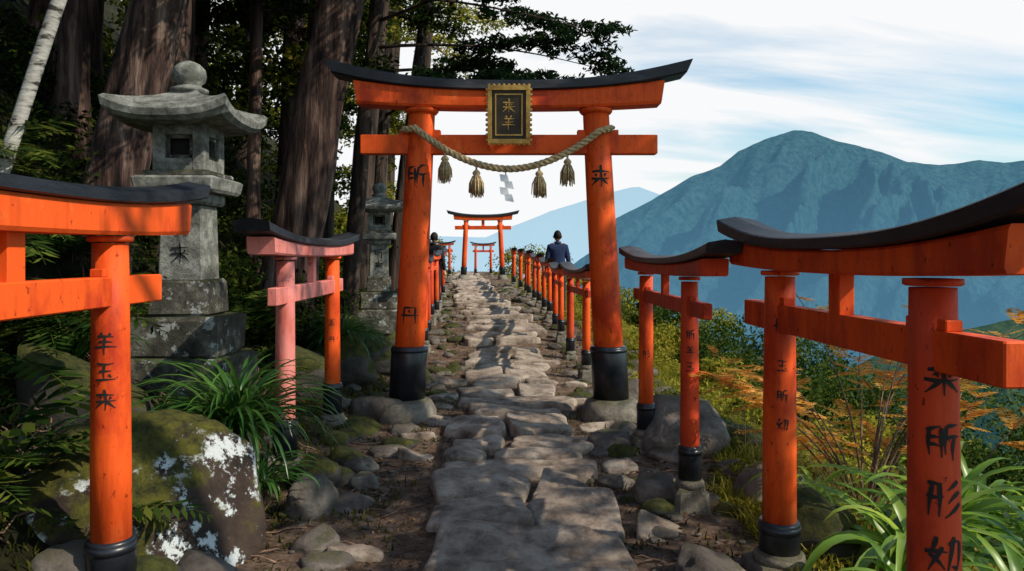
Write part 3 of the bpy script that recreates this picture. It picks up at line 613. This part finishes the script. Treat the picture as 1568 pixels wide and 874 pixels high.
o=empty('autumn_shrub'); ab.obj('branches',o); v,f=joinq(parts); npobj('leaves',v,f,M['orange'],o)
P=[]
for i in range(420):
    x=random.uniform(1.8,3.4); y=random.uniform(4.2,6.4); P.append((x,y,gz(x,y)))
v,f=blades(np.array(P),.42,.005,.5); npobj('dry_grass',v,f,M['straw'])
# ------------------------------------------------------------------ trees
def tree(name,base,top,r0,r1,mat,branches=(),leafmat_='lfd',seg=26,leaves=None,flare=1.5,wob=.05):
    e=empty(name); b=B(); n=26; pts=[];rad=[]; p0=Vector(base);p1=Vector(top)
    for i in range(n+1):
        t=i/n; p=p0.lerp(p1,t); p.x+=wob*math.sin(t*5+base[0]); p.y+=wob*math.sin(t*4+base[1]); pts.append(p)
        rad.append((r0+(r1-r0)*t)*(1+(flare-1)*max(0,1-t*6)**2))
    b.tube(pts,rad,mat,seg,rough=.16,ridges=.05 if seg>20 else 0)
    LP=[]
    for (t,az,L_,el,nl,sp) in branches:
        i=int(t*n); p=pts[i].copy(); bp=[p.copy()]; k=8
        for j in range(k):
            p=p+Vector((math.cos(az)*math.cos(el),math.sin(az)*math.cos(el),math.sin(el)))*(L_/k); el-=.05; az+=random.uniform(-.14,.14); bp.append(p.copy())
            if j>=2:
                for q in range(2):
                    a2=az+random.choice([-1,1])*random.uniform(.5,1.2); l2=L_*random.uniform(.12,.3); q2=p+Vector((math.cos(a2),math.sin(a2),random.uniform(-.1,.3)))*l2
                    b.tube([p,p.lerp(q2,.5)+Vector((0,0,.03)),q2],[r0*.05,r0*.035,r0*.02],mat,5)
                    for w in (.5,.8,1.05): LP.append(lump(p.lerp(q2,w),(sp,sp,sp*.42),nl,6,.5))
        b.tube(bp,[max(.006,r0*.22*(1-j/(k+1))) for j in range(k+1)],mat,7)
    b.obj('trunk',e)
    if LP:
        P=np.concatenate(LP); v,f=cards(P,leaves or .035,.35 if leafmat_=='lfn' else .5,.25); npobj('foliage',v,f,M[leafmat_],e)
    return e
br=lambda n,lo,hi,L,nl,sp,a0=0,a1=6.28:[(random.uniform(lo,hi),random.uniform(a0,a1),L*random.uniform(.7,1.2),random.uniform(-.1,.35),nl,sp) for _ in range(n)]
tree('cedar_tree',(-2.98,9.6,.4),(-1.30,9.9,9.7),.35,.20,'bark',br(14,.55,.98,2.6,45,.32),'lfd',seg=40,leaves=.045)
tree('cedar_tree',(-4.48,7.6,.9),(-2.5,8.2,9),.31,.20,'bark',br(10,.6,.98,2.6,45,.32),'lfd',seg=40,leaves=.045)
tree('cedar_tree',(-4.1,8.8,1.2),(-3.7,9.0,9),.2,.14,'bark',br(5,.7,.98,2,45,.3),'lfd',leaves=.045)
tree('pale_tree',(-4.35,6.0,1.6),(-3.0,6.3,5.9),.062,.045,'birch',br(4,.8,.98,1.3,50,.25),'lfd',seg=16,flare=1.1)
for (x,y,x2,r) in [(-4.0,13,-3.4,.2),(-3.7,14.5,-3.0,.17),(-2.9,14,-2.0,.17),(-2.5,15.5,-1.3,.13),(-3.3,18,-2.7,.2),(-5.2,12,-4.9,.2),(-6.3,11,-6.0,.22),(-6,14,-5.7,.2),(-7.4,12,-7.2,.25),(-4.8,17,-4.4,.18),(-2.6,20,-2.1,.15),(-8,16,-8,.2),(-6.8,19,-6.5,.2),(-3.9,23,-3.4,.2),(-5.3,8.9,-5.0,.17),(-3.3,11.6,-2.7,.12),(-3.75,10.8,-3.5,.10),(-4.6,10.3,-4.3,.14),(-5.8,9.6,-5.6,.15)]:
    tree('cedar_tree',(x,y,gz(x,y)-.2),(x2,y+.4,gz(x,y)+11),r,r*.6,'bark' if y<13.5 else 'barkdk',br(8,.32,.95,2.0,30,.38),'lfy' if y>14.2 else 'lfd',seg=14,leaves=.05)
pe=[(.42,-.25,2.6,.12,80,.24),(.47,.1,3.2,.10,80,.24),(.50,-.5,3.0,.16,80,.24),(.55,.3,3.0,.1,80,.24),(.45,.5,2.4,.2,80,.24),(.60,-.1,3.4,.1,80,.26),(.66,-.9,3.2,.15,70,.3),(.7,.4,3.4,.1,70,.3)]
tree('pine_tree',(-2.35,10.9,.3),(-1.55,10.4,9.5),.13,.07,'barkdk',pe,'lfn',seg=14,leaves=.05,flare=1.2)
tree('cedar_tree',(-4.6,3.2,1.6),(-3.6,3.4,10),.26,.18,'bark',br(12,.42,.95,3.0,40,.42,1.2,5.0),'lfd',leaves=.06)
# unseen broadleaf trees, added to dapple the path and shade the bank
random.seed(21)
tree('added_shade_tree',(5.6,.6,-1.8),(5.0,1.2,9),.18,.06,'barkdk',[(random.uniform(.42,.96),random.uniform(0,6.28),random.uniform(1.6,3.0),random.uniform(.0,.4),8,.28) for _ in range(10)],'lfb',seg=14,leaves=.075)
tree('added_shade_tree',(7.6,3.6,-2.6),(7.0,4.0,12),.20,.06,'barkdk',[(random.uniform(.60,.97),random.uniform(0,6.28),random.uniform(1.6,2.9),random.uniform(.0,.4),13,.36) for _ in range(16)],'lfb',seg=14,leaves=.085)
random.seed(5)
parts=[]
for i in range(110):
    y=random.uniform(11,24); x=-random.uniform(2.9+ (y-11)*.02,9.5); z=gz(x,y)+random.uniform(.2,1)*random.uniform(.3,7)
    parts.append(cards(lump((x,y,z),(.9,.9,.45),480,9,.45),.06,.5,.2))
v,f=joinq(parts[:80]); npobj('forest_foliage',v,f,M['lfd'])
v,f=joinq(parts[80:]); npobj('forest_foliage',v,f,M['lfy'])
parts=[]
for i in range(90):
    y=random.uniform(7.5,13); x=-random.uniform(2.4,6.5); z=gz(x,y)+random.uniform(.1,.7)
    parts.append(cards(lump((x,y,z),(.5,.5,.3),350,9,.45),.038,.5,.2))
v,f=joinq(parts); npobj('bank_shrubs',v,f,M['lfd'])
# ------------------------------------------------------------------ people
def person(loc,rot,h=1.7,jacket='cloth',stride=.0,turn=0):
    J=[(0,0,.95),(0,0,1.12),(0,0,1.30),(0,0,1.42),(0,0,1.50),
       (-.16,0,1.38),(-.22,-.02,1.12),(-.23,.06,.88),(.16,0,1.38),(.22,-.02,1.12),(.23,.05,.88),
       (-.09,0,.90),(-.10,.03+stride,.50),(-.10,-.02+stride,.09),(-.115,.13+stride,.045),
       (.09,0,.90),(.10,.03-stride,.50),(.10,-.04-stride,.09),(.115,.11-stride,.045)]
    Rr=[.145,.14,.165,.12,.055,.075,.052,.036,.075,.052,.036,.095,.065,.045,.035,.095,.065,.045,.035]
    E=[(0,1),(1,2),(2,3),(3,4),(3,5),(5,6),(6,7),(3,8),(8,9),(9,10),(0,11),(11,12),(12,13),(13,14),(0,15),(15,16),(16,17),(17,18)]
    me=bpy.data.meshes.new('tmp'); me.from_pydata(J,E,[]); o=bpy.data.objects.new('tmp',me); scene.collection.objects.link(o)
    md=o.modifiers.new('s','SKIN')
    for i,sv in enumerate(me.skin_vertices[0].data): sv.radius=(Rr[i]*(1.12 if i<4 else 1),Rr[i]*(.72 if i<4 else 1)); sv.use_root=(i==0)
    o.modifiers.new('ss','SUBSURF').levels=2
    dg=bpy.context.evaluated_depsgraph_get(); ev=o.evaluated_get(dg).to_mesh()
    b=B(); vs=[tuple(v.co) for v in ev.vertices]; groups={}
    for p in ev.polygons:
        z=p.center.z; x=abs(p.center.x)
        k=jacket if z>.84 and z<1.46 else ('skin' if z>=1.46 else ('shoe' if z<.10 else 'pants'))
        if x>.17 and z<.90: k='skin' if z<.9 and z>.7 else k
        groups.setdefault(k,[]).append(tuple(p.vertices))
    first=True
    for k,fs in groups.items():
        i=b.mi(k)
        if first: b.v+=vs; first=False
        for f in fs: b.f.append(f); b.m.append(i); b.sm.append(True)
    bpy.data.objects.remove(o)
    mt=Matrix.Translation((0,.015,1.60))@Matrix.Rotation(turn,4,'Z')
    vs=[];n=20;m=14
    for i in range(m+1):
        th=math.pi*i/m
        for j in range(n):
            a=2*math.pi*j/n; x=.075*math.sin(th)*math.cos(a); y=.095*math.sin(th)*math.sin(a); z=.115*math.cos(th)
            if z<0: x*=1+z*2.2; y=y*(1+z*1.2)+(-z)*.12
            if a>1.2 and a<1.95 and -.03<z<.015: y+=.02
            vs.append((x,y,z))
    skin=[];hair=[]
    for i in range(m):
        for j in range(n):
            f=(i*n+j,i*n+(j+1)%n,(i+1)*n+(j+1)%n,(i+1)*n+j); c=[sum(vs[q][k] for q in f)/4 for k in range(3)]
            (skin if c[1]>.02 and c[2]<.055 or c[2]<-.06 else hair).append(f)
    b.add(vs,skin,'skin',True,mt); b.add(vs,hair,'hair',True,mt)
    hv=[(v[0]*1.12,v[1]*1.12-.006,v[2]*1.09+.004) for v in vs]; b.add(hv,hair,'hair',True,mt)
    for s in (-1,1):
        b.tube([mt@Vector((s*.072,.0,.02)),mt@Vector((s*.086,-.006,.0)),mt@Vector((s*.074,.004,-.03))],[.012,.016,.010],'skin',7)
        b.box((s*.03,.088,.012),(.022,.008,.010),'hair',mt)
        w=Vector((s*.23,.055,.86)); b.tube([w,w+Vector((0,.01,-.05)),w+Vector((0,.015,-.085))],[.026,.036,.030],'skin',8)
        for q in range(4):
            f0=w+Vector((0,.045-.02*q,-.08)); l=[.065,.075,.07,.055][q]; b.tube([f0,f0+Vector((-s*.004,.004,-l*.5)),f0+Vector((-s*.016,.006,-l))],[.010,.009,.006],'skin',6)
        f0=w+Vector((-s*.01,.04,-.03)); b.tube([f0,f0+Vector((-s*.012,.03,-.03)),f0+Vector((-s*.016,.035,-.06))],[.012,.010,.007],'skin',6)
    b.box((0,.10,-.055),(.04,.006,.008),'skin',mt)
    b.lathe([(.07,1.44),(.075,1.47),(.068,1.50)],jacket,seg=16)
    o=b.obj('standing_person',None,loc,rot); s=h/1.72; o.scale=(s,s,s); return o
person((.93,15.3,gz(.93,15.3)),R(4),1.72,'cloth',.06)
person((-1.66,16.0,gz(-1.66,16.0)+.02),R(-20),1.68,'cloth2',.05)
person((-2.02,18.0,gz(-2.02,18.0)-.05),R(15),1.60,'cloth',.05)
# ------------------------------------------------------------------ world, sun, camera
el,azm=R(42),R(112)
S=Vector((math.sin(azm)*math.cos(el),math.cos(azm)*math.cos(el),math.sin(el)))
sun=bpy.data.lights.new('sun','SUN'); sun.energy=5.0; sun.angle=R(.5); sun.color=(1,.90,.75)
so=bpy.data.objects.new('sun',sun); scene.collection.objects.link(so); so.rotation_euler=S.to_track_quat('Z','Y').to_euler()
w=bpy.data.worlds.new('World'); scene.world=w; w.use_nodes=True; nt=w.node_tree; L=nt.links; bg=nt.nodes['Background']
sky=N(nt,'ShaderNodeTexSky',sky_type='NISHITA'); sky.sun_disc=False; sky.sun_elevation=el; sky.sun_rotation=azm; sky.air_density=1.2; sky.dust_density=.8; sky.ozone_density=1.3
tc=N(nt,'ShaderNodeTexCoord'); sp=N(nt,'ShaderNodeSeparateXYZ'); L.new(tc.outputs['Generated'],sp.inputs[0])
ad=N(nt,'ShaderNodeMath',operation='ADD'); ad.inputs[1].default_value=.22; L.new(sp.outputs['Z'],ad.inputs[0])
mxx=N(nt,'ShaderNodeMath',operation='MAXIMUM'); mxx.inputs[1].default_value=.05; L.new(ad.outputs[0],mxx.inputs[0])
dv=N(nt,'ShaderNodeVectorMath',operation='DIVIDE'); cb=N(nt,'ShaderNodeCombineXYZ')
for i in range(3): L.new(mxx.outputs[0],cb.inputs[i])
L.new(tc.outputs['Generated'],dv.inputs[0]); L.new(cb.outputs[0],dv.inputs[1])
mp=N(nt,'ShaderNodeMapping'); mp.inputs['Rotation'].default_value=(0,0,R(-28)); mp.inputs['Scale'].default_value=(.55,2.2,1); mp.inputs['Location'].default_value=(.3,.45,0)
L.new(dv.outputs[0],mp.inputs[0])
n1=N(nt,'ShaderNodeTexNoise'); n1.inputs['Scale'].default_value=1.0; n1.inputs['Detail'].default_value=9; n1.inputs['Roughness'].default_value=.54; n1.inputs['Distortion'].default_value=.6
L.new(mp.outputs[0],n1.inputs['Vector'])
mr=N(nt,'ShaderNodeMath',operation='MULTIPLY_ADD'); mr.inputs[1].default_value=-.45; L.new(sp.outputs['X'],mr.inputs[0]); L.new(n1.outputs['Fac'],mr.inputs[2])
rp=ramp(nt,[(.18,(.08,.08,.08)),(.29,(.50,.50,.50)),(.39,(1,1,1))]); L.new(mr.outputs[0],rp.inputs[0])
hz=N(nt,'ShaderNodeMapRange'); hz.inputs[1].default_value=.38; hz.inputs[2].default_value=.6; hz.inputs[3].default_value=1; hz.inputs[4].default_value=.04; L.new(sp.outputs['Z'],hz.inputs[0])
ml=N(nt,'ShaderNodeMath',operation='MULTIPLY'); L.new(rp.outputs[0],ml.inputs[0]); L.new(hz.outputs[0],ml.inputs[1])
sc=N(nt,'ShaderNodeMixRGB',blend_type='MULTIPLY'); sc.inputs[0].default_value=1; sc.inputs[2].default_value=(1.12,1.6,1.72,1); L.new(sky.outputs[0],sc.inputs[1])
mx=N(nt,'ShaderNodeMixRGB'); L.new(ml.outputs[0],mx.inputs[0]); L.new(sc.outputs[0],mx.inputs[1]); mx.inputs[2].default_value=(10.1,10.2,10.3,1)
L.new(mx.outputs[0],bg.inputs['Color']); bg.inputs['Strength'].default_value=.094
cam=bpy.data.cameras.new('camera'); co=bpy.data.objects.new('camera',cam); scene.collection.objects.link(co); scene.camera=co
co.location=(0,0,1.6); co.rotation_euler=(R(90),0,0); cam.lens=26.4; cam.sensor_width=36; cam.shift_y=-.030; cam.clip_end=20000; cam.clip_start=.05
scene.view_settings.view_transform='Standard'; scene.view_settings.look='None'; scene.view_settings.exposure=0
print('done',sum(len(o.data.polygons) for o in bpy.data.objects if o.type=='MESH'))
